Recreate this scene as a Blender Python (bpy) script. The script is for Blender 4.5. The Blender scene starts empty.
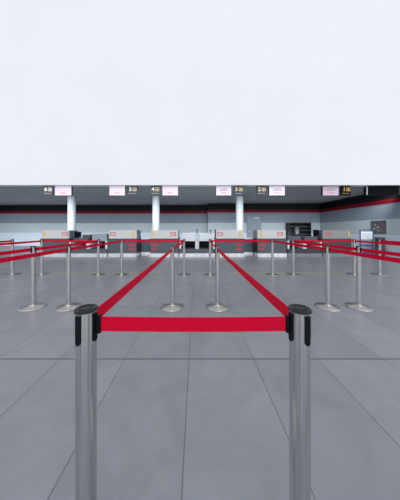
import bpy, bmesh, math, random
from mathutils import Vector, Matrix
random.seed(7)
PI = math.pi
FILL_ENERGY = 75
C = bpy.context.scene.collection
F = 187.0; XV = 196.0; YH = 229.3; HC = 1.21      # photograph: focal length in px, vanishing point, eye height

def wx(px, D): return (px - XV) * D / F
def wz(py, D): return HC + (YH - py) * D / F

# ------------------------------------------------------------------ materials
def new_mat(name):
    m = bpy.data.materials.new(name); m.use_nodes = True
    nt = m.node_tree; b = nt.nodes['Principled BSDF']
    return m, nt, b

def plain(name, col, rough=0.5, metal=0.0, noise=0.06, nscale=8.0, spec=0.5, emit=0.0, ecol=None):
    m, nt, b = new_mat(name)
    tc = nt.nodes.new('ShaderNodeTexCoord')
    n = nt.nodes.new('ShaderNodeTexNoise'); n.inputs['Scale'].default_value = nscale; n.inputs['Detail'].default_value = 4
    nt.links.new(tc.outputs['Object'], n.inputs['Vector'])
    r = nt.nodes.new('ShaderNodeValToRGB')
    lo = [c * (1 - noise) for c in col]; hi = [min(1, c * (1 + noise)) for c in col]
    r.color_ramp.elements[0].position = 0.3; r.color_ramp.elements[1].position = 0.7
    r.color_ramp.elements[0].color = (*lo, 1); r.color_ramp.elements[1].color = (*hi, 1)
    nt.links.new(n.outputs['Fac'], r.inputs['Fac'])
    nt.links.new(r.outputs['Color'], b.inputs['Base Color'])
    b.inputs['Roughness'].default_value = rough
    b.inputs['Metallic'].default_value = metal
    b.inputs['Specular IOR Level'].default_value = spec
    if emit:
        b.inputs['Emission Color'].default_value = (*(ecol or col), 1)
        b.inputs['Emission Strength'].default_value = emit
    return m

def steel(name, col=(0.62, 0.62, 0.62), rough=0.17, stretch=(60, 60, 1.2), bump=0.03):
    m, nt, b = new_mat(name)
    tc = nt.nodes.new('ShaderNodeTexCoord')
    mp = nt.nodes.new('ShaderNodeMapping'); mp.inputs['Scale'].default_value = stretch
    n = nt.nodes.new('ShaderNodeTexNoise'); n.inputs['Scale'].default_value = 3.0; n.inputs['Detail'].default_value = 5
    nt.links.new(tc.outputs['Object'], mp.inputs['Vector']); nt.links.new(mp.outputs['Vector'], n.inputs['Vector'])
    r = nt.nodes.new('ShaderNodeValToRGB')
    r.color_ramp.elements[0].position = 0.3; r.color_ramp.elements[1].position = 0.7
    r.color_ramp.elements[0].color = (*[c * .86 for c in col], 1); r.color_ramp.elements[1].color = (*[min(1, c * 1.1) for c in col], 1)
    nt.links.new(n.outputs['Fac'], r.inputs['Fac']); nt.links.new(r.outputs['Color'], b.inputs['Base Color'])
    bp = nt.nodes.new('ShaderNodeBump'); bp.inputs['Strength'].default_value = bump; bp.inputs['Distance'].default_value = 0.01
    nt.links.new(n.outputs['Fac'], bp.inputs['Height']); nt.links.new(bp.outputs['Normal'], b.inputs['Normal'])
    b.inputs['Metallic'].default_value = 1.0; b.inputs['Roughness'].default_value = rough
    return m

def floor_mat():
    m, nt, b = new_mat('floor_tiles')
    N, L = nt.nodes.new, nt.links.new
    tc = N('ShaderNodeTexCoord')
    mp = N('ShaderNodeMapping'); mp.inputs['Location'].default_value = (0.065 + 12.0, 16.8 - 1.745, 0)
    L(tc.outputs['Object'], mp.inputs['Vector'])
    br = N('ShaderNodeTexBrick'); br.offset = 0.0; br.squash = 1.0
    br.inputs['Scale'].default_value = 1.0
    br.inputs['Brick Width'].default_value = 0.6; br.inputs['Row Height'].default_value = 1.2
    br.inputs['Mortar Size'].default_value = 0.0035; br.inputs['Mortar Smooth'].default_value = 0.1
    br.inputs['Color1'].default_value = (0.200, 0.210, 0.238, 1); br.inputs['Color2'].default_value = (0.230, 0.240, 0.268, 1)
    br.inputs['Mortar'].default_value = (0.10, 0.105, 0.12, 1)
    L(mp.outputs['Vector'], br.inputs['Vector'])
    # stone veining
    n = N('ShaderNodeTexNoise'); n.inputs['Scale'].default_value = 2.6; n.inputs['Detail'].default_value = 8; n.inputs['Distortion'].default_value = 1.6
    L(tc.outputs['Object'], n.inputs['Vector'])
    r = N('ShaderNodeValToRGB'); r.color_ramp.elements[0].position = .3; r.color_ramp.elements[1].position = .72
    r.color_ramp.elements[0].color = (.86, .86, .86, 1); r.color_ramp.elements[1].color = (1.1, 1.1, 1.1, 1)
    L(n.outputs['Fac'], r.inputs['Fac'])
    mx = N('ShaderNodeMix'); mx.data_type = 'RGBA'; mx.blend_type = 'MULTIPLY'; mx.inputs[0].default_value = 0.8
    L(br.outputs['Color'], mx.inputs[6]); L(r.outputs['Color'], mx.inputs[7])
    L(mx.outputs[2], b.inputs['Base Color'])
    n2 = N('ShaderNodeTexNoise'); n2.inputs['Scale'].default_value = 5; L(tc.outputs['Object'], n2.inputs['Vector'])
    mr = N('ShaderNodeMapRange'); mr.inputs['To Min'].default_value = .3; mr.inputs['To Max'].default_value = .46
    L(n2.outputs['Fac'], mr.inputs['Value']); L(mr.outputs['Result'], b.inputs['Roughness'])
    b.inputs['Specular IOR Level'].default_value = 0.45
    return m

def ceiling_mat():
    m, nt, b = new_mat('ceiling_panels')
    N, L = nt.nodes.new, nt.links.new
    tc = N('ShaderNodeTexCoord'); mp = N('ShaderNodeMapping'); mp.inputs['Location'].default_value = (20.3, 0.4, 0)
    L(tc.outputs['Object'], mp.inputs['Vector'])
    br = N('ShaderNodeTexBrick'); br.offset = 0.5
    br.inputs['Scale'].default_value = 1.0
    br.inputs['Brick Width'].default_value = 2.4; br.inputs['Row Height'].default_value = 1.2
    br.inputs['Mortar Size'].default_value = 0.012
    br.inputs['Color1'].default_value = (.40, .41, .425, 1); br.inputs['Color2'].default_value = (.44, .45, .465, 1)
    br.inputs['Mortar'].default_value = (.15, .155, .165, 1)
    L(mp.outputs['Vector'], br.inputs['Vector'])
    L(br.outputs['Color'], b.inputs['Base Color'])
    b.inputs['Roughness'].default_value = 0.6
    return m

def wall_bands_mat():
    """painted bands at fixed heights: dark strip, grey, light grey, pale"""
    m, nt, b = new_mat('wall_bands')
    N, L = nt.nodes.new, nt.links.new
    tc = N('ShaderNodeTexCoord'); sp = N('ShaderNodeSeparateXYZ'); L(tc.outputs['Object'], sp.inputs['Vector'])
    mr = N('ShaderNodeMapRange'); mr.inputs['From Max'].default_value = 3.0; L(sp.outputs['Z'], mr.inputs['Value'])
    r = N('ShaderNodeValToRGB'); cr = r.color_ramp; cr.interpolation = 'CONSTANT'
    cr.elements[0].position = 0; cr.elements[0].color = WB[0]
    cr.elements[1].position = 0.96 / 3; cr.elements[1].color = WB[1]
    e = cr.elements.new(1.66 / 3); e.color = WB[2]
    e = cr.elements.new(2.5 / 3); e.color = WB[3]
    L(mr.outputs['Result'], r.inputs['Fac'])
    n = N('ShaderNodeTexNoise'); n.inputs['Scale'].default_value = 1.4; L(tc.outputs['Object'], n.inputs['Vector'])
    mr2 = N('ShaderNodeMapRange'); mr2.inputs['To Min'].default_value = .94; mr2.inputs['To Max'].default_value = 1.06
    L(n.outputs['Fac'], mr2.inputs['Value'])
    mx = N('ShaderNodeMix'); mx.data_type = 'RGBA'; mx.blend_type = 'MULTIPLY'; mx.inputs[0].default_value = 1
    L(r.outputs['Color'], mx.inputs[6]); L(mr2.outputs['Result'], mx.inputs[7])
    L(mx.outputs[2], b.inputs['Base Color'])
    b.inputs['Roughness'].default_value = 0.6; b.inputs['Specular IOR Level'].default_value = 0.12
    return m
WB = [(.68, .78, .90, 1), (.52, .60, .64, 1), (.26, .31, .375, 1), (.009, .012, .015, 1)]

def ribbon_mat(name, col):
    m, nt, b = new_mat(name)
    N, L = nt.nodes.new, nt.links.new
    tc = N('ShaderNodeTexCoord'); w = N('ShaderNodeTexWave'); w.bands_direction = 'Z'
    w.inputs['Scale'].default_value = 90; w.inputs['Distortion'].default_value = .4
    L(tc.outputs['Object'], w.inputs['Vector'])
    r = N('ShaderNodeValToRGB'); r.color_ramp.elements[0].color = (*[c * .9 for c in col], 1); r.color_ramp.elements[1].color = (*col, 1)
    L(w.outputs['Fac'], r.inputs['Fac']); L(r.outputs['Color'], b.inputs['Base Color'])
    b.inputs['Roughness'].default_value = .6; b.inputs['Specular IOR Level'].default_value = .08
    return m

def poster_mat():
    m, nt, b = new_mat('poster_print')
    N, L = nt.nodes.new, nt.links.new
    tc = N('ShaderNodeTexCoord'); v = N('ShaderNodeTexVoronoi'); v.inputs['Scale'].default_value = 7
    L(tc.outputs['Object'], v.inputs['Vector'])
    r = N('ShaderNodeValToRGB'); cr = r.color_ramp; cr.interpolation = 'CONSTANT'
    sp = N('ShaderNodeSeparateColor'); L(v.outputs['Color'], sp.inputs['Color'])
    cr.elements[0].color = (.11, .12, .13, 1); cr.elements[1].position = .35; cr.elements[1].color = (.34, .07, .07, 1)
    e = cr.elements.new(.7); e.color = (.42, .4, .38, 1)
    e = cr.elements.new(.85); e.color = (.16, .17, .18, 1)
    L(sp.outputs[0], r.inputs['Fac']); L(r.outputs['Color'], b.inputs['Base Color'])
    b.inputs['Roughness'].default_value = .3
    return m

M = dict(
    floor=floor_mat(), ceiling=ceiling_mat(), bands=wall_bands_mat(),
    white=plain('white_plaster', (.835, .865, .892), .7, noise=.015, nscale=.5),
    stripe=plain('red_stripe', (.22, .006, .016), .6, noise=.05, spec=.15),
    steel=steel('brushed_steel'),
    base=steel('base_steel', (.44, .43, .42), .3, (8, 8, 8), .02),
    black=plain('black_plastic', (.004, .006, .008), .45, noise=.2, spec=.12),
    cap=plain('cap_plastic', (.012, .015, .017), .5, noise=.25, nscale=30, spec=.3),
    belt=ribbon_mat('red_webbing', (.56, .002, .030)),
    body=plain('counter_slate', (.075, .092, .118), .4, noise=.05),
    bodydark=plain('counter_slate_dark', (.030, .036, .046), .4, noise=.05),
    top=plain('worktop_grey', (.10, .112, .13), .4, noise=.05),
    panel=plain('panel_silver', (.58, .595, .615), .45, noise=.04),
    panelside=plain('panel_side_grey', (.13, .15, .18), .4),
    panelshade=plain('panel_silver_shaded', (.26, .27, .28), .4, noise=.04),  # silver panel with the shade put into its colour
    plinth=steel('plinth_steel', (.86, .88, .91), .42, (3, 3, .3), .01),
    plinthshade=plain('plinth_shaded', (.20, .22, .25), .45),  # plinth colour darkened to paint in the shade at the right end
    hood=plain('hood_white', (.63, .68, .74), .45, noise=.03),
    hoodshade=plain('hood_white_shaded', (.27, .32, .38), .45, noise=.03),  # pale hood colour with shade painted in
    hooddark=plain('hood_dark', (.07, .085, .105), .45, noise=.03),  # hoods in deeper painted shade; also the dark printer casing
    divider=plain('divider_white', (.62, .66, .70), .45, noise=.03),
    rubber=plain('belt_rubber', (.012, .013, .015), .7),
    red=plain('red_print', (.62, .03, .045), .5),
    redlit=plain('red_lettering', (.55, .035, .06), .5),
    yellow=plain('yellow_print', (.80, .50, .09), .5),
    amber=plain('amber_sign', (.75, .46, .10), .5, emit=.12),
    cream=plain('cream_sign', (.80, .70, .48), .5, emit=.25),
    whitesign=plain('white_sign', (.85, .85, .83), .5, emit=.35),
    smalltext=plain('small_sign_text', (.42, .43, .44), .5, emit=.08), smallamber=plain('small_amber_text', (.30, .20, .06), .5, emit=.03),
    sign6=plain('sign_plate_grey', (.115, .127, .143), .5),
    sign5=plain('sign_plate_slate', (.085, .098, .113), .5),
    sign3=plain('sign_plate_dark', (.06, .072, .083), .5),
    sign1=plain('sign_plate_black', (.008, .008, .009), .5, spec=.1),
    screen=plain('screen_pink', (.80, .70, .83), .3, noise=.05, nscale=3, emit=.36),
    screendim=plain('screen_dim', (.55, .45, .55), .3, noise=.1, nscale=3, emit=.16),
    screenred=plain('screen_red_text', (.70, .12, .22), .5, emit=.2),
    screengrey=plain('screen_grey_text', (.25, .22, .27), .5, emit=.05),
    display=plain('blank_display', (.005, .007, .009), .5, spec=.03),
    silver=plain('silver_edge', (.62, .64, .66), .4),
    column=plain('column_white', (.52, .565, .61), .6, noise=.015, spec=.2),
    door=plain('door_grey_blue', (.25, .30, .37), .4, noise=.03),
    blue=plain('blue_frame', (.07, .13, .26), .4),
    paper=plain('paper_white', (.82, .85, .90), .6, noise=.02),
    ink=plain('ink_grey', (.45, .48, .55), .6),
    frame=plain('frame_grey', (.115, .13, .14), .5),
    poster=poster_mat(),
    bin=plain('bin_grey', (.075, .085, .09), .5),
    rack=plain('rack_black', (.012, .013, .016), .5),
    shelf=plain('shelf_grey', (.09, .10, .115), .5),
    box=plain('device_grey', (.36, .39, .42), .5),
    yellowline=plain('yellow_tape', (.38, .33, .10), .6, noise=.15, nscale=14),
)

# ------------------------------------------------------------------ mesh helpers
def add_box(bm, x0, x1, y0, y1, z0, z1, bev=0.0):
    r = bmesh.ops.create_cube(bm, size=1.0)
    v = r['verts']
    for p in v:
        p.co = Vector((x0 + (p.co.x + .5) * (x1 - x0), y0 + (p.co.y + .5) * (y1 - y0), z0 + (p.co.z + .5) * (z1 - z0)))
    if bev:
        es = list({e for p in v for e in p.link_edges})
        bmesh.ops.bevel(bm, geom=es, offset=bev, segments=2, profile=.5, affect='EDGES')

def add_lathe(bm, prof, seg=40, cx=0, cy=0):
    rings = []
    for r, z in prof:
        if r < 1e-6: rings.append([bm.verts.new((cx, cy, z))])
        else: rings.append([bm.verts.new((cx + r * math.cos(2 * PI * i / seg), cy + r * math.sin(2 * PI * i / seg), z)) for i in range(seg)])
    for a, b in zip(rings, rings[1:]):
        for i in range(seg):
            j = (i + 1) % seg
            if len(a) == 1 and len(b) == 1: continue
            if len(a) == 1: bm.faces.new((a[0], b[j], b[i]))
            elif len(b) == 1: bm.faces.new((a[i], a[j], b[0]))
            else: bm.faces.new((a[i], a[j], b[j], b[i]))

def obj(name, bm, mat, parent=None, smooth=False, label=None):
    bmesh.ops.recalc_face_normals(bm, faces=bm.faces[:])
    me = bpy.data.meshes.new(name); bm.to_mesh(me); bm.free()
    if mat: me.materials.append(mat)
    if smooth:
        for p in me.polygons: p.use_smooth = True
        try: me.set_sharp_from_angle(angle=math.radians(35))
        except Exception: pass
    o = bpy.data.objects.new(name, me); C.objects.link(o)
    if parent: o.parent = parent
    if label: o['label'] = label
    return o

def boxes(name, lst, mat, parent=None, bev=0.0, label=None):
    bm = bmesh.new()
    for b in lst: add_box(bm, *b, bev=bev)
    return obj(name, bm, mat, parent, label=label)

def tag(o, label, cat, group=None):
    o['label'] = label; o['category'] = cat
    if group: o['group'] = group
    return o

def thing(name, label, cat, loc=(0, 0, 0), rz=0, group=None):
    o = bpy.data.objects.new(name, None); C.objects.link(o); o.empty_display_size = .1
    o.location = loc; o.rotation_euler = (0, 0, rz)
    return tag(o, label, cat, group)

def struct(o):
    o['kind'] = 'structure'; return o

def copy_tree(o, loc, label, group=None):
    r = o.copy(); C.objects.link(r); r.location = loc; r.rotation_euler = (0, 0, 0); r['label'] = label
    if group: r['group'] = group
    for ch in list(o.children):
        c = ch.copy(); C.objects.link(c); c.parent = r
        for g in list(ch.children):
            d = g.copy(); C.objects.link(d); d.parent = c
    return r

def glyph(name, text, size, mat, parent, loc, bold=0.0, depth=.004):
    """a word or number as a real mesh standing upright, facing -Y; loc = centre"""
    cu = bpy.data.curves.new(name, 'FONT'); cu.body = text; cu.size = size; cu.extrude = depth / 2; cu.offset = bold
    cu.align_x = 'CENTER'; cu.align_y = 'CENTER'; cu.resolution_u = 3
    t = bpy.data.objects.new('tmp', cu); C.objects.link(t)
    dg = bpy.context.evaluated_depsgraph_get(); dg.update()
    me = bpy.data.meshes.new_from_object(t.evaluated_get(dg))
    bpy.data.objects.remove(t); bpy.data.curves.remove(cu)
    me.transform(Matrix.Translation(loc) @ Matrix.Rotation(PI / 2, 4, 'X'))
    me.name = name; me.materials.clear(); me.materials.append(mat)
    o = bpy.data.objects.new(name, me); C.objects.link(o)
    if parent: o.parent = parent
    return o

def writing(name, lines, mat, parent, label=None):
    """lines of writing too small to read: each line ONE connected strip of uneven letter ticks. line = (x0, x1, z0, z1, y, ticks, seed)"""
    for x0, x1, z0, z1, y, n, seed in lines:
        rr = random.Random(seed); w = (x1 - x0) / n; bm = bmesh.new()
        zb = z0 + (z1 - z0) * .45; top = []
        for i in range(n):
            a = x0 + i * w; h = z0 + (z1 - z0) * rr.choice((.85, .9, 1, 1))
            top += [(a, h), (a + w * .8, h), (a + w * .8, zb), (a + w, zb)]
        pts = [(x0, z0)] + [(x1, z0)] + top[::-1]
        f = [bm.verts.new((x, y - .003, z)) for x, z in pts]; b = [bm.verts.new((x, y, z)) for x, z in pts]
        bm.faces.new(f); bm.faces.new(b[::-1])
        for i in range(len(pts)):
            k = (i + 1) % len(pts); bm.faces.new((f[i], b[i], b[k], f[k]))
        obj(name, bm, mat, parent, label=label)

def rect_outline(x0, x1, z0, z1, t, y, depth=.004):
    return [(x0, x1, y - depth, y, z1 - t, z1), (x0, x1, y - depth, y, z0, z0 + t),
            (x0, x0 + t, y - depth, y, z0 + t, z1 - t), (x1 - t, x1, y - depth, y, z0 + t, z1 - t)]

# ------------------------------------------------------------------ setting
CEIL = 3.0; BULK = 7.56; BACK = 13.8; BLOCK = 13.0; XR = 8.62; XL = -15.2; XSTEP = .83
struct(boxes('floor', [(-17, 17, -9, 14.4, -.2, 0)], M['floor']))
joint = struct(boxes('trim_floor_joint', [(-17, 17, 1.738, 1.752, 0, .0012)], M['body']))
struct(boxes('ceiling', [(XL - .3, XR + .3, BULK + .28, 14.1, CEIL, CEIL + .2)], M['ceiling']))
struct(boxes('wall_front', [(-17, 17, BULK, BULK + .28, CEIL, 12.0)], M['white']))
struct(boxes('wall_back', [(XL - .3, XSTEP, BACK, BACK + .3, 0, CEIL), (XSTEP, XR + .3, BLOCK, BACK + .3, 0, CEIL)], M['bands']))
struct(boxes('wall_right', [(XR, XR + .3, BULK + .02, BLOCK, 0, CEIL)], M['bands']))
struct(boxes('wall_left', [(XL - .3, XL, BULK + .02, BACK, 0, CEIL)], M['bands']))
S0, S1 = 2.37, 2.56
struct(boxes('trim_1', [(XL, XSTEP, BACK - .012, BACK, S0, S1)], M['stripe']))
struct(boxes('trim_2', [(XSTEP, XR, BLOCK - .012, BLOCK, S0, S1)], M['stripe']))
struct(boxes('trim_3', [(XR - .012, XR, BULK + .02, BLOCK - .012, S0, S1)], M['stripe']))
# door in the back wall
dr = struct(boxes('door_1', [(3.60, 4.46, BLOCK - .05, BLOCK, 0, 2.06)], M['door'], bev=.006))
boxes('door_frame', [(3.54, 3.60, BLOCK - .06, BLOCK, 0, 2.12), (4.46, 4.52, BLOCK - .06, BLOCK, 0, 2.12), (3.60, 4.46, BLOCK - .06, BLOCK, 2.06, 2.12)], M['door'], dr)
boxes('door_closer', [(4.0, 4.36, BLOCK - .10, BLOCK - .05, 1.95, 2.02)], M['silver'], dr)
boxes('door_handle', [(3.66, 3.70, BLOCK - .09, BLOCK - .05, .96, 1.1), (3.66, 3.80, BLOCK - .10, BLOCK - .08, 1.02, 1.05)], M['silver'], dr)

# columns
for px, lab in ((71.8, 'round white column behind desk 6, leftmost of the three'),
                (156, 'round white column behind desk 4, middle of the three'),
                (239.6, 'round white column behind desk 3, rightmost of the three')):
    D = 9.9; x = wx(px, D)
    t = thing('column', lab, 'column', (x, D, 0), group='round white columns')
    bm = bmesh.new(); add_lathe(bm, [(0, 0.12), (.19, .12), (.19, CEIL), (0, CEIL)], 48); obj('shaft', bm, M['column'], t, True)
    bm = bmesh.new(); add_lathe(bm, [(0, 0), (.215, 0), (.215, .11), (.205, .12), (0, .12)], 48); obj('base_ring', bm, M['silver'], t, True)

# ------------------------------------------------------------------ check-in desks
def desk(number, x0, x1, yel, logo, txt, lab, shade=False, seed=1, stalk=None):
    """x0..x1 silver panel; yel/logo/txt: x positions of the numeral, of the red emblem, of the red lettering (x range)"""
    Y = 8.2; cx = (x0 + x1) / 2
    t = thing('check_in_desk', lab, 'check-in desk', (cx, Y, 0), group='check-in desks')
    a, b = x0 - cx, x1 - cx
    boxes('cabinet', [(a, b, .03, .75, .15, .765)], M['bodydark'] if shade else M['body'], t, .006)  # shade: darker slate paints in the shadow this desk stands in
    boxes('kick_plinth', [(a - .02, b + .02, -.03, .72, 0, .15)], M['plinthshade'] if shade else M['plinth'], t, .006)
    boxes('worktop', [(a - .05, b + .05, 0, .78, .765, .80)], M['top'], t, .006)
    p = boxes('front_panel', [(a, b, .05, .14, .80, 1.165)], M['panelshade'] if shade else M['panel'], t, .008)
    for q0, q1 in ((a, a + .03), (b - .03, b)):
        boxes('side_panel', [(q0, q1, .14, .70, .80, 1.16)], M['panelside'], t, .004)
    for q0, q1 in ((a - .012, a), (b, b + .012)):
        boxes('end_panel', [(q0, q1, .035, .75, .15, .765)], M['bodydark'], t)
    if stalk:
        bm = bmesh.new(); add_lathe(bm, [(0, .80), (.05, .80), (.045, .812), (.014, .82), (.014, stalk[1] - .16), (0, stalk[1] - .16)], 16, stalk[0] - cx, .25)
        st = obj('display_stalk', bm, M['bin'], t, True)
        boxes('display_head', [(stalk[0] - cx - .03, stalk[0] - cx + .03, .22, .28, stalk[1] - .18, stalk[1])], M['bin'], st, .006)
    if number:
        glyph('desk_number', number, .30, M['yellow'], p, (yel - cx, .05, .985), .012)
    # red emblem: open-ended rounded outline
    l = logo - cx; e = .05
    segs = rect_outline(l - .125, l + .125, .935, 1.075, .032, e)
    segs[1] = (l - .07, l + .125, e - .004, e, .935, .967)
    segs.append((l - .125, l - .093, e - .004, e, .90, .94))
    boxes('red_emblem', segs, M['red'], p)
    if txt:
        u0, u1 = txt[0] - cx, txt[1] - cx
        writing('red_lettering', [(u0, u1, .475, .555, .03, 9, seed), (u0 + .03, u1 - .06, .29, .37, .03, 6, seed + 5)], M['redlit'], t)
    return t

P = lambda px: wx(px, 8.2)
desk('6', P(41), P(67.6), P(43.6), P(64), None, 'check-in desk with yellow 6 beside the leftmost column', seed=1)
desk('5', P(108.3), P(136.2), P(133), P(112.4), (P(128), P(136)), 'check-in desk with yellow 5, red emblem at its left end', seed=2, stalk=(wx(137.6, 8.45), 1.19))
desk('4', P(150.2), P(178), P(153), P(173), (P(150.4), P(158)), 'check-in desk with yellow 4 in front of the middle column', seed=3)
desk('3', P(216.2), P(244), P(240.3), P(220.3), (P(235.8), P(243.2)), 'check-in desk with yellow 3 in front of the rightmost column', seed=4, stalk=(wx(215.4, 8.45), 1.2))
desk('2', P(257.9), P(286.3), P(261.1), P(280.7), (P(258.2), P(265.5)), 'check-in desk with yellow 2 in front of the grey door', seed=5, stalk=(wx(257, 8.45), 1.15))
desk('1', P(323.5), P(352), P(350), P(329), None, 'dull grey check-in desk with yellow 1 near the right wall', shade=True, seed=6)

# ------------------------------------------------------------------ baggage belts between the desks
def conveyor(x0, x1, lab, hood, skirt, plinth, hz):
    Y = 8.2; cx = (x0 + x1) / 2; a, b = x0 - cx, x1 - cx
    t = thing('baggage_conveyor', lab, 'baggage conveyor', (cx, Y, 0), group='baggage conveyors between the desks')
    boxes('plinth', [(a, b, -.03, 1.3, 0, .15)], plinth, t, .005)
    boxes('front_skirt', [(a, b, .03, .1, .15, .35)], skirt, t, .005)
    boxes('conveyor_belt', [(a + .09, b - .09, .05, 1.3, .35, .38)], M['rubber'], t, .005)
    boxes('tunnel_back', [(a + .08, b - .08, 1.2, 1.26, .38, .70)], M['rack'], t)
    boxes('hood', [(a + .085, b - .085, .16, 1.3, .68, hz)], hood, t, .01)
    boxes('divider', [(a, a + .08, .0, 1.3, .35, .70)], M['divider'], t, .005)
    boxes('divider', [(b - .08, b, .0, 1.3, .35, .70)], M['divider'], t, .005)
    return t
def pair(x0, x1, labs, hoods, skirt, plinth, hz):
    m = (x0 + x1) / 2
    conveyor(x0, m - .003, labs[0], hoods[0], skirt, plinth, hz[0])
    conveyor(m + .003, x1, labs[1], hoods[1], skirt, plinth, hz[1])
pair(P(67.6) + .06, P(108.3) - .06, ('left baggage conveyor between desks 6 and 5, under a shaded dark hood', 'right baggage conveyor between desks 6 and 5, under a shaded grey-blue hood'),
     (M['hooddark'], M['hoodshade']), M['body'], M['plinth'], (.80, 1.0))  # darker than the central hoods: shade painted into the colour
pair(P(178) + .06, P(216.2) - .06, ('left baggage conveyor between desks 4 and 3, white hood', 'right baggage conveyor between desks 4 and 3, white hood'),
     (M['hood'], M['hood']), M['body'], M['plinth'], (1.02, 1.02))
pair(P(286.3) + .06, P(323.5) - .06, ('left baggage conveyor between desks 2 and 1, in front of the black shelves', 'right baggage conveyor between desks 2 and 1, beside the shaded desk'),
     (M['hooddark'], M['hooddark']), M['bodydark'], M['plinthshade'], (.90, .88))  # hood, skirt and plinth colours darkened as painted shade

# gates closing the staff passages between desks 5|4 and 3|2
def passage(x0, x1, lab):
    cx = (x0 + x1) / 2; a, b = x0 - cx, x1 - cx
    t = thing('passage_counter', lab, 'counter', (cx, 8.75, 0), group='low counters closing the staff passages')
    boxes('cabinet', [(a, b, .02, .3, 0, .74)], M['body'], t, .005)
    boxes('worktop', [(a, b, -.03, .34, .74, .80)], M['hood'], t, .006)
    boxes('kick_plinth', [(a, b, -.02, .02, 0, .14)], M['plinth'], t, .004)
passage(P(136.2) + .055, P(150.2) - .055, 'pale low counter in the passage between desks 5 and 4')
passage(P(244) + .055, P(257.9) - .055, 'pale low counter in the passage between desks 3 and 2')

# ------------------------------------------------------------------ screens and small things on the desks
def monitor(px, D, w, h, z, lab, tilt=0, rz=0):
    t = thing('computer_monitor', lab, 'monitor', (wx(px, D), D, z), rz)
    boxes('foot', [(-w * .28, w * .28, -.09, .09, 0, .015)], M['black'], t, .005)
    boxes('neck', [(-.025, .025, .0, .03, .015, h * .6)], M['black'], t, .004)
    o = boxes('housing', [(-w / 2, w / 2, -.035, 0, .04, .04 + h)], M['black'], t, .008)
    boxes('glass', [(-w / 2 + .015, w / 2 - .015, -.038, -.034, .055, .025 + h)], M['display'], o)
    return t
monitor(78.2, 8.5, .36, .26, .80, 'black computer monitor at the end of desk 6 beside the leftmost column', rz=-.25)
monitor(315.6, 8.5, .27, .27, .88, 'black computer monitor left of the shaded desk 1', rz=.1)

x0, x1 = wx(84, 8.5), wx(91.8, 8.5); w = (x1 - x0) / 2
t = thing('desk_printer', 'low dark grey printer box on the baggage hood beside the computer monitor', 'printer', ((x0 + x1) / 2, 8.5, .80))
boxes('casing', [(-w, w, -.14, .14, 0, .14)], M['hooddark'], t, .012)
boxes('lid', [(-w + .01, w - .01, -.13, .13, .14, .17)], M['panelside'], t, .008)
boxes('paper_slot', [(-w * .7, w * .7, -.144, -.138, .07, .09)], M['rack'], t)

def stalk(px, D, z0, ztop, lab):
    t = thing('display_stalk', lab, 'display stand', (wx(px, D), D, z0), group='slim dark display stalks')
    h = ztop - z0
    bm = bmesh.new(); add_lathe(bm, [(0, 0), (.05, 0), (.045, .012), (.014, .02), (.014, h * .55), (0, h * .55)], 16); obj('stem', bm, M['bin'], t, True)
    boxes('display_head', [(-.03, .03, -.03, .03, h * .5, h)], M['bin'], t, .006)
stalk(197.1, 8.5, 1.02, 1.22, 'slim dark stalk between the two white hoods')
stalk(210.6, 8.5, 1.02, 1.2, 'slim dark stalk on the right white hood')
stalk(288.5, 8.5, .90, 1.1, 'slim dark stalk right of desk 2 beside the black shelves')

# black open shelves against the back wall
D = 12.5; x0, x1 = wx(289, D), wx(311.3, D)
t = thing('open_shelves', 'tall black open shelves against the back wall', 'shelves', ((x0 + x1) / 2, D, 0))
w = (x1 - x0) / 2
boxes('carcass', [(-w, -w + .04, 0, .48, 0, 1.66), (w - .04, w, 0, .48, 0, 1.66), (-w, w, .44, .48, 0, 1.66), (-w + .04, w - .04, 0, .44, 1.60, 1.66), (-w + .04, w - .04, 0, .44, 0, .08)], M['rack'], t)
for z in (.5, .86, 1.10, 1.36):
    boxes('shelf', [((-w + .04) if z != 1.10 else -.05, w - .04, .02, .44, z, z + .03)], M['shelf'], t)
e = thing('device_box', 'upright pale grey device on the black shelves', 'device', (wx(296.6, 12.7), 12.72, .89))
boxes('casing', [(-.10, .10, -.12, .12, 0, .44)], M['box'], e, .01)
boxes('front_plate', [(-.08, .08, -.126, -.12, .24, .41)], M['frame'], e)

# ------------------------------------------------------------------ signs and screens under the bulkhead
SD = 7.72
def SX(px): return wx(px, SD)
def SZ(py): return wz(py, SD)
def hanger(t, w, top):
    for s in (-1, 1):
        boxes('hanger', [(s * w * .6 - .015, s * w * .6 + .015, .03, .05, top - .03, CEIL)], M['bin'], t)

def screen(p0, p1, lab, mat='screen', head=False, seed=1, bar=(.35, .65), rim=.012):
    x0, x1 = SX(p0), SX(p1); cx = (x0 + x1) / 2; w = (x1 - x0) / 2; z1, z0 = SZ(186.0), SZ(195.4)
    t = thing('information_screen', lab, 'screen', (cx, SD, 0), group='pink-lit screens above the desks')
    boxes('housing', [(-w - rim, w + rim, .004, .07, z0 - .012, z1 + .012)], M['sign1'], t, .004)
    g = boxes('display', [(-w, w, 0, .005, z0, z1)], M[mat], t)
    hanger(t, w, z1)
    q = z0 + .09
    writing('red_text', [(-w + 2 * w * bar[0], -w + 2 * w * bar[1], q, q + .03, 0, 7, seed)], M['screenred'], g)
    if head:
        q = z0 + .245
        writing('grey_text', [(-w * .2, w * .55, q + .01, q + .04, 0, 8, seed + 3), (-w * .5, w * .6, q - .045, q - .022, 0, 12, seed + 4), (-w * .5, -w * .27, q - .01, q + .015, 0, 3, seed)], M['screengrey'], g)
screen(54.9, 71.3, 'pink-lit screen right of the hanging number 6', seed=11)
screen(109.4, 125.0, 'pink-lit screen left of the hanging number 5', seed=12)
screen(162.4, 178.0, 'pink-lit screen right of the hanging number 4', seed=13)
screen(216.2, 231.2, 'pink-lit screen with grey heading left of the hanging number 3', head=True, seed=14)
screen(269.2, 284.8, 'pink-lit screen with grey heading right of the hanging number 2', head=True, seed=15)
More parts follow.
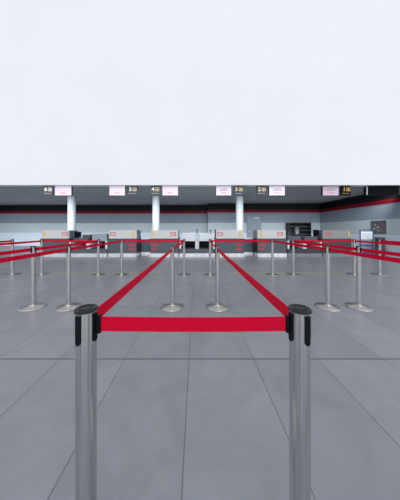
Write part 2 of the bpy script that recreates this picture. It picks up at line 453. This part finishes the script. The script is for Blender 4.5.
screen(322.8, 338.6, 'dimmer pink screen in a black rim left of the hanging number 1', 'screendim', head=True, seed=16, rim=.03)

def number_sign(num, p0, p1, plate, ink, icon, lab, pn, pi):
    x0, x1 = SX(p0), SX(p1); cx = (x0 + x1) / 2; w = (x1 - x0) / 2; z1, z0 = SZ(185.7), SZ(195.4)
    t = thing('desk_number_sign', lab, 'sign', (cx, SD, 0), group='hanging desk number signs')
    pl = boxes('plate', [(-w, w, 0, .07, z0, z1)], M[plate], t, .004)
    hanger(t, w, z1)
    a = SX(pn) - cx; b = SX(pi) - cx; zc = SZ(189.2)
    glyph('number', num, .235, M[ink], pl, (a, 0, zc), .006)
    s = .08
    ic = rect_outline(b - s, b + s, zc - s, zc + s, .018, 0) + [(b - .036, b + .036, -.004, 0, zc - .04, zc + .01)] \
        + rect_outline(b - .025, b + .025, zc + .01, zc + .036, .01, 0)
    boxes('suitcase_symbol', ic, M[icon], pl)
    zt = SZ(193.7)
    writing('small_text', [(-w * .78, w * .6, zt, zt + .026, 0, 11, ord(num))], M['smalltext' if num != '1' else 'smallamber'], pl)
number_sign('6', 43.0, 52.6, 'sign6', 'whitesign', 'whitesign', 'hanging grey sign with white 6 and suitcase symbol', 45.6, 49.9)
number_sign('5', 127.6, 137.8, 'sign5', 'whitesign', 'cream', 'hanging dark grey sign with white 5 and suitcase symbol', 130.3, 134.6)
number_sign('4', 150.8, 160.9, 'sign5', 'whitesign', 'cream', 'hanging dark grey sign with white 4 and suitcase symbol', 153.0, 157.3)
number_sign('3', 234.0, 244.0, 'sign3', 'cream', 'cream', 'hanging dark sign with cream 3 and suitcase symbol', 236.3, 240.8)
number_sign('2', 256.7, 266.8, 'sign3', 'cream', 'cream', 'hanging dark sign with cream 2 and suitcase symbol', 259.3, 263.7)
number_sign('1', 341.2, 350.8, 'sign1', 'amber', 'amber', 'hanging black sign with amber 1 and suitcase symbol', 344.3, 348.3)

# wide blank display at the right
x0, x1 = SX(367.6), SX(398.8); z1, z0 = SZ(185.6), SZ(194.6)
t = thing('wide_display', 'wide blank black display hanging at the right under the white bulkhead', 'display', ((x0 + x1) / 2, SD, 0)); w = (x1 - x0) / 2
boxes('housing', [(-w, w, .004, .19, z0, z1)], M['sign1'], t, .004)
boxes('glass', [(-w + .01, w - .01, 0, .005, z0 + .01, z1 - .01)], M['display'], t)
boxes('end_strip', [(-w - .035, -w, -.003, .03, z0 - .01, z1)], M['silver'], t, label='silver left end strip')
boxes('end_strip', [(w, w + .025, -.003, .19, z0, z1)], M['bin'], t)
hanger(t, w, z1)

# ------------------------------------------------------------------ right side: notice stand, framed poster, bin
D = 8.95
x0, x1 = wx(360.2, D), wx(372.8, D)
t = thing('notice_stand', 'blue framed notice stand holding a white sheet near the right wall', 'notice stand', ((x0 + x1) / 2, D, 0)); w = (x1 - x0) / 2
ztop = wz(229.6, D)
fr = bmesh.new()
for s in (-1, 1): add_box(fr, s * w - .022, s * w + .022, -.022, .022, .03, ztop, bev=.004)
add_box(fr, -w + .022, w - .022, -.02, .02, ztop - .04, ztop, bev=.003)
obj('frame', fr, M['blue'], t)
boxes('rail', [(-w + .022, w - .022, -.018, .018, wz(246.2, D), wz(244.8, D))], M['blue'], t)
boxes('rail', [(-w + .022, w - .022, -.018, .018, wz(253.4, D), wz(252, D))], M['blue'], t)
for s in (-1, 1): boxes('foot', [(s * w - .03, s * w + .03, -.12, .12, 0, .03)], M['blue'], t, .006)
sh = boxes('sheet', [(-w + .022, w - .022, -.008, .008, wz(239.2, D), wz(231.6, D))], M['paper'], t)
zz = wz(231.6, D)
writing('writing', [(-w + .07, w - .07 - .05 * (k % 2), zz - .09 - .052 * k, zz - .075 - .052 * k, -.008, 16, 40 + k) for k in range(5)], M['ink'], sh)

t = thing('framed_poster', 'dark framed poster with red and grey print on the right wall', 'poster', (XR, 8.83, 1.31))
bm = bmesh.new()
W_, H_ = .37, .31
for (y0, y1, z0, z1) in ((-W_, W_, H_ - .04, H_), (-W_, W_, -H_, -H_ + .04), (-W_, -W_ + .04, -H_ + .04, H_ - .04), (W_ - .04, W_, -H_ + .04, H_ - .04)):
    add_box(bm, -.035, 0, y0, y1, z0, z1)
obj('frame', bm, M['frame'], t)
boxes('mount', [(-.012, -.002, -W_ + .04, W_ - .04, -H_ + .04, H_ - .04)], M['frame'], t)
bm = bmesh.new()
for k in range(26):
    r = random.Random(k); an = r.uniform(0, 6.28); q = r.uniform(0, 1) ** .5
    cy, cz = q * .22 * math.cos(an), q * .19 * math.sin(an); s = r.uniform(.02, .05)
    add_box(bm, -.016 - .0001 * k, -.012, cy - s, cy + s, cz - s * .8, cz + s * .8)
obj('print', bm, M['poster'], t)

t = thing('litter_bin', 'tall slim dark grey bin standing by the right wall', 'bin', (8.30, 8.45, 0))
boxes('body', [(-.125, .125, -.125, .125, .04, .80)], M['bin'], t, .012)
boxes('foot', [(-.11, .11, -.11, .11, 0, .04)], M['black'], t)
boxes('lid', [(-.135, .135, -.135, .135, .80, .86)], M['frame'], t, .012)
boxes('opening', [(-.08, .08, -.129, -.124, .66, .76)], M['rack'], t)

# yellow queue lines on the floor
tag(boxes('floor_line', [(wx(57, 5.18), wx(165.5, 5.18), 5.155, 5.205, 0, .002)], M['yellowline']), 'thin yellow queue line on the floor, left half', 'floor line', 'yellow queue lines')
tag(boxes('floor_line', [(wx(228, 5.18), wx(344, 5.18), 5.155, 5.205, 0, .002)], M['yellowline']), 'thin yellow queue line on the floor, right half', 'floor line', 'yellow queue lines')

# ------------------------------------------------------------------ stanchions
PR = .0315; PH = .95; GB = 'belt barrier posts'
def make_stanchion():
    t = thing('stanchion', '', 'stanchion', group=GB)
    bm = bmesh.new()
    add_lathe(bm, [(0, 0), (.168, 0), (.172, .005), (.168, .011), (.15, .016), (.09, .025), (.05, .033), (.044, .042), (0, .042)], 64)
    obj('base', bm, M['base'], t, True)
    bm = bmesh.new(); add_lathe(bm, [(0, .04), (PR, .04), (PR, PH - .009), (0, PH - .009)], 48)
    obj('post', bm, M['steel'], t, True)
    bm = bmesh.new(); add_lathe(bm, [(0, PH - .009), (PR + .002, PH - .009), (PR + .0035, PH - .008), (PR + .0025, PH - .001), (PR - .001, PH + .001), (PR - .004, PH - .0005), (0, PH - .0005)], 48)
    cp = obj('cap', bm, M['cap'], t, True)
    glyph_ring = bmesh.new(); add_lathe(glyph_ring, [(.017, PH - .0006), (.017, PH + .0006), (.021, PH + .0006), (.021, PH - .0006)], 32)
    obj('cap_ring', glyph_ring, M['black'], cp, True)
    for k in range(4):
        bm = bmesh.new()
        # upright receiver bulging out of the tube, rounded foot
        w = .0085; n = 10; pts = [(w, PH - .014), (-w, PH - .014)] + [(-w * math.cos(PI * i / n), PH - .098 - w * math.sin(PI * i / n)) for i in range(n + 1)]
        outer = [bm.verts.new((x, -(PR + .0045), z)) for x, z in pts]; inner = [bm.verts.new((x, -(PR - .008), z)) for x, z in pts]
        bm.faces.new(outer); bm.faces.new(inner[::-1])
        for i in range(len(pts)):
            j = (i + 1) % len(pts); bm.faces.new((outer[i], inner[i], inner[j], outer[j]))
        bm.transform(Matrix.Rotation(k * PI / 2, 4, 'Z'))
        obj('belt_receiver', bm, M['black'], t)
    return t
proto = make_stanchion()
used = [False]
def stanchion(x, y, lab):
    if not used[0]:
        used[0] = True; proto.location = (x, y, 0); proto['label'] = lab; return proto
    return copy_tree(proto, (x, y, 0), lab)

DN, DM, DF = .62, 2.91, 5.0
NL, NR = -.364, .344
stanchion(NL, DN, 'nearest steel post at the left, cap and black receivers in close view').rotation_euler.z = -.2
stanchion(NR, DN, 'nearest steel post at the right, cap and black receivers in close view').rotation_euler.z = .2
ML = wx(172.2, DM); MR = wx(217.4, DM)
stanchion(ML, DM, 'steel post left of the central lane, second from the camera')
stanchion(MR, DM, 'steel post right of the central lane, second from the camera')
FL = wx(184, DF); FR = wx(210.1, DF)
stanchion(FL, DF, 'far steel post at the left end of the central lane, before the white hoods')
stanchion(FR, DF, 'far steel post at the right end of the central lane, before desk 3')
# outer lanes
MLa, MLb = wx(33.3, DM), wx(68.7, DM); MRa, MRb = wx(327.6, DM), wx(358.6, DM)
stanchion(MLa, DM, 'steel post of the middle row nearest the left edge')
stanchion(MLb, DM, 'steel post of the middle row second from the left edge')
stanchion(MRa, DM, 'steel post of the middle row second from the right edge')
stanchion(MRb, DM, 'steel post of the middle row nearest the right edge')
FLa, FLb, FLc, FLd = [wx(p, DF) for p in (12.4, 41.7, 98.4, 121.6)]
FRd, FRc, FRb, FRa = [wx(p, DF) for p in (272.4, 293.2, 354.3, 379.6)]
stanchion(FLa, DF, 'far steel post nearest the left edge')
stanchion(FLb, DF, 'far steel post below the left end of desk 6')
stanchion(FLc, DF, 'far steel post left of desk 5, at the end of a red belt line')
stanchion(FLd, DF, 'far steel post in front of desk 5')
stanchion(FRd, DF, 'far steel post in front of desk 2')
stanchion(FRc, DF, 'far steel post right of desk 2, before the black shelves')
stanchion(FRb, DF, 'far steel post below the right end of the shaded desk 1')
stanchion(FRa, DF, 'far steel post in front of the dark slim bin at the right')
# the posts beside the camera that the side belts run back to
stanchion(MLa, DN, 'steel post beside the camera, farthest left in the near row')
stanchion(MLb, DN, 'steel post beside the camera, left of the nearest left post')
stanchion(MRa, DN, 'steel post beside the camera, right of the nearest right post')
stanchion(MRb, DN, 'steel post beside the camera, farthest right in the near row')
stanchion(FLa, DM, 'steel post of the middle row outside the left edge, farthest out')
stanchion(FLb, DM, 'steel post of the middle row just outside the left edge')
stanchion(FRb, DM, 'steel post of the middle row just outside the right edge')
stanchion(FRa, DM, 'steel post of the middle row outside the right edge, farthest out')

# ------------------------------------------------------------------ belts
BT, BB = .921, .873
def belt(a, b, lab, sag=.004):
    """red webbing between two posts, clipped at both heads"""
    a = Vector((a[0], a[1], 0)); b = Vector((b[0], b[1], 0)); d = (b - a); L = d.length; d.normalize()
    t = thing('barrier_belt', lab, 'barrier belt', a, math.atan2(d.y, d.x), 'red barrier belts')
    s0, s1 = PR + .0045, L - PR - .0045
    bm = bmesh.new(); n = 24; th = .0009
    rows = []
    for i in range(n + 1):
        u = i / n; x = s0 + (s1 - s0) * u; dz = -sag * 4 * u * (1 - u)
        rows.append([bm.verts.new((x, y, z + dz)) for y, z in ((-th, BB), (th, BB), (th, BT), (-th, BT))])
    for p, q in zip(rows, rows[1:]):
        for k in range(4): bm.faces.new((p[k], p[(k + 1) % 4], q[(k + 1) % 4], q[k]))
    bm.faces.new(rows[0]); bm.faces.new(rows[-1][::-1])
    obj('webbing', bm, M['belt'], t)
    boxes('end_clip', [(s0, s0 + .013, -.007, .007, BB - .006, BT + .006)], M['black'], t, .002)
    boxes('end_clip', [(s1 - .011, s1, -.006, .006, BB - .004, BT + .004)], M['black'], t, .002)
belt((NL, DN), (NR, DN), 'wide red belt across the foreground between the two nearest posts', .003)
belt((NL, DN), (ML, DM), 'red belt from the nearest left post back to the second lane post')
belt((ML, DM), (FL, DF), 'far red belt on the left of the central lane')
belt((NR, DN), (MR, DM), 'red belt from the nearest right post back to the second lane post')
belt((MR, DM), (FR, DF), 'far red belt on the right of the central lane')
for (x, xf, side, nm) in ((MLa, FLc, 'left', 'nearest the left edge'), (MLb, FLd, 'left', 'second from the left edge'),
                          (MRa, FRd, 'right', 'second from the right edge'), (MRb, FRc, 'right', 'nearest the right edge')):
    belt((x, DN), (x, DM), f'red belt leaving the {side} edge from the middle-row post {nm}')
    belt((x, DM), (xf, DF), f'red belt running back from the middle-row post {nm}')
belt((FLa, DM), (FLa, DF), 'red belt leaving the left edge from the far post nearest that edge')
belt((FLb, DM), (FLb, DF), 'red belt leaving the left edge from the far post below desk 6')
belt((FRb, DM), (FRb, DF), 'red belt leaving the right edge from the far post below desk 1')
belt((FRa, DM), (FRa, DF), 'red belt leaving the right edge from the far post before the bin')
belt((FLb, DF), (FLc, DF), 'level far red belt in front of desk 6')
belt((FLd, DF), (FL, DF), 'level far red belt in front of desks 5 and 4')
belt((FR, DF), (FRd, DF), 'level far red belt in front of desks 3 and 2')
belt((FRc, DF), (FRb, DF), 'level far red belt in front of the shaded desk 1')

# ------------------------------------------------------------------ light
wd = bpy.data.worlds.new('World'); bpy.context.scene.world = wd; wd.use_nodes = True
nt = wd.node_tree; bg = nt.nodes['Background']
tc = nt.nodes.new('ShaderNodeTexCoord'); sp = nt.nodes.new('ShaderNodeSeparateXYZ'); nt.links.new(tc.outputs['Generated'], sp.inputs['Vector'])
mr = nt.nodes.new('ShaderNodeMapRange'); mr.inputs['From Min'].default_value = -1; mr.inputs['From Max'].default_value = 1
nt.links.new(sp.outputs['Z'], mr.inputs['Value'])
rp = nt.nodes.new('ShaderNodeValToRGB'); cr = rp.color_ramp
cr.elements[0].position = .47; cr.elements[0].color = (.22, .23, .25, 1)
cr.elements[1].position = .53; cr.elements[1].color = (.95, .98, 1.0, 1)
e = cr.elements.new(.72); e.color = (1.0, 1.0, 1.0, 1)
e = cr.elements.new(.86); e.color = (.62, .66, .70, 1)
e = cr.elements.new(1.0); e.color = (.50, .54, .58, 1)
nt.links.new(mr.outputs['Result'], rp.inputs['Fac']); 
# bright and dark upright bands added to the world to streak the steel tubes
at = nt.nodes.new('ShaderNodeMath'); at.operation = 'ARCTAN2'; nt.links.new(sp.outputs['X'], at.inputs[0]); nt.links.new(sp.outputs['Y'], at.inputs[1])
mu = nt.nodes.new('ShaderNodeMath'); mu.operation = 'MULTIPLY'; mu.inputs[1].default_value = 8; nt.links.new(at.outputs[0], mu.inputs[0])
sn = nt.nodes.new('ShaderNodeMath'); sn.operation = 'SINE'; nt.links.new(mu.outputs[0], sn.inputs[0])
bm_ = nt.nodes.new('ShaderNodeMapRange'); bm_.inputs['From Min'].default_value = -.35; bm_.inputs['From Max'].default_value = .25
bm_.inputs['To Min'].default_value = .28; bm_.inputs['To Max'].default_value = 1.5; nt.links.new(sn.outputs[0], bm_.inputs['Value'])
vm = nt.nodes.new('ShaderNodeVectorMath'); vm.operation = 'SCALE'; nt.links.new(rp.outputs['Color'], vm.inputs[0]); nt.links.new(bm_.outputs['Result'], vm.inputs['Scale'])
nt.links.new(vm.outputs['Vector'], bg.inputs['Color'])
bg.inputs['Strength'].default_value = 1.56

sl = bpy.data.lights.new('daylight', 'SUN'); sl.energy = .9; sl.angle = math.radians(50); sl.color = (1, .98, .96)
so = bpy.data.objects.new('daylight', sl); C.objects.link(so); so.rotation_euler = (math.radians(56), 0, math.radians(14))
# added fill lamps, unseen behind the bulkhead, brightening the space under the ceiling
for k in range(4):
    al = bpy.data.lights.new('fill_light', 'AREA'); al.shape = 'RECTANGLE'; al.size = 5.6; al.size_y = .3; al.energy = FILL_ENERGY; al.color = (.95, .98, 1)
    ao = bpy.data.objects.new('fill_light', al); C.objects.link(ao); ao.location = (-12.2 + 6 * k, 8.0, 2.85); ao.rotation_euler = (math.radians(52), 0, 0); al.spread = math.radians(95)

# ------------------------------------------------------------------ camera
cd = bpy.data.cameras.new('camera'); co = bpy.data.objects.new('camera', cd); C.objects.link(co)
co.location = (0, 0, HC); co.rotation_euler = (PI / 2, 0, 0)
cd.sensor_fit = 'VERTICAL'; cd.sensor_height = 36; cd.sensor_width = 28.8
cd.lens = F / 500 * 36
cd.shift_x = (200 - XV) / 500; cd.shift_y = -(250 - YH) / 500
cd.clip_start = .02; cd.clip_end = 200
bpy.context.scene.camera = co
vs = bpy.context.scene.view_settings; vs.view_transform = 'Standard'; vs.look = 'None'; vs.exposure = 0; vs.gamma = 1
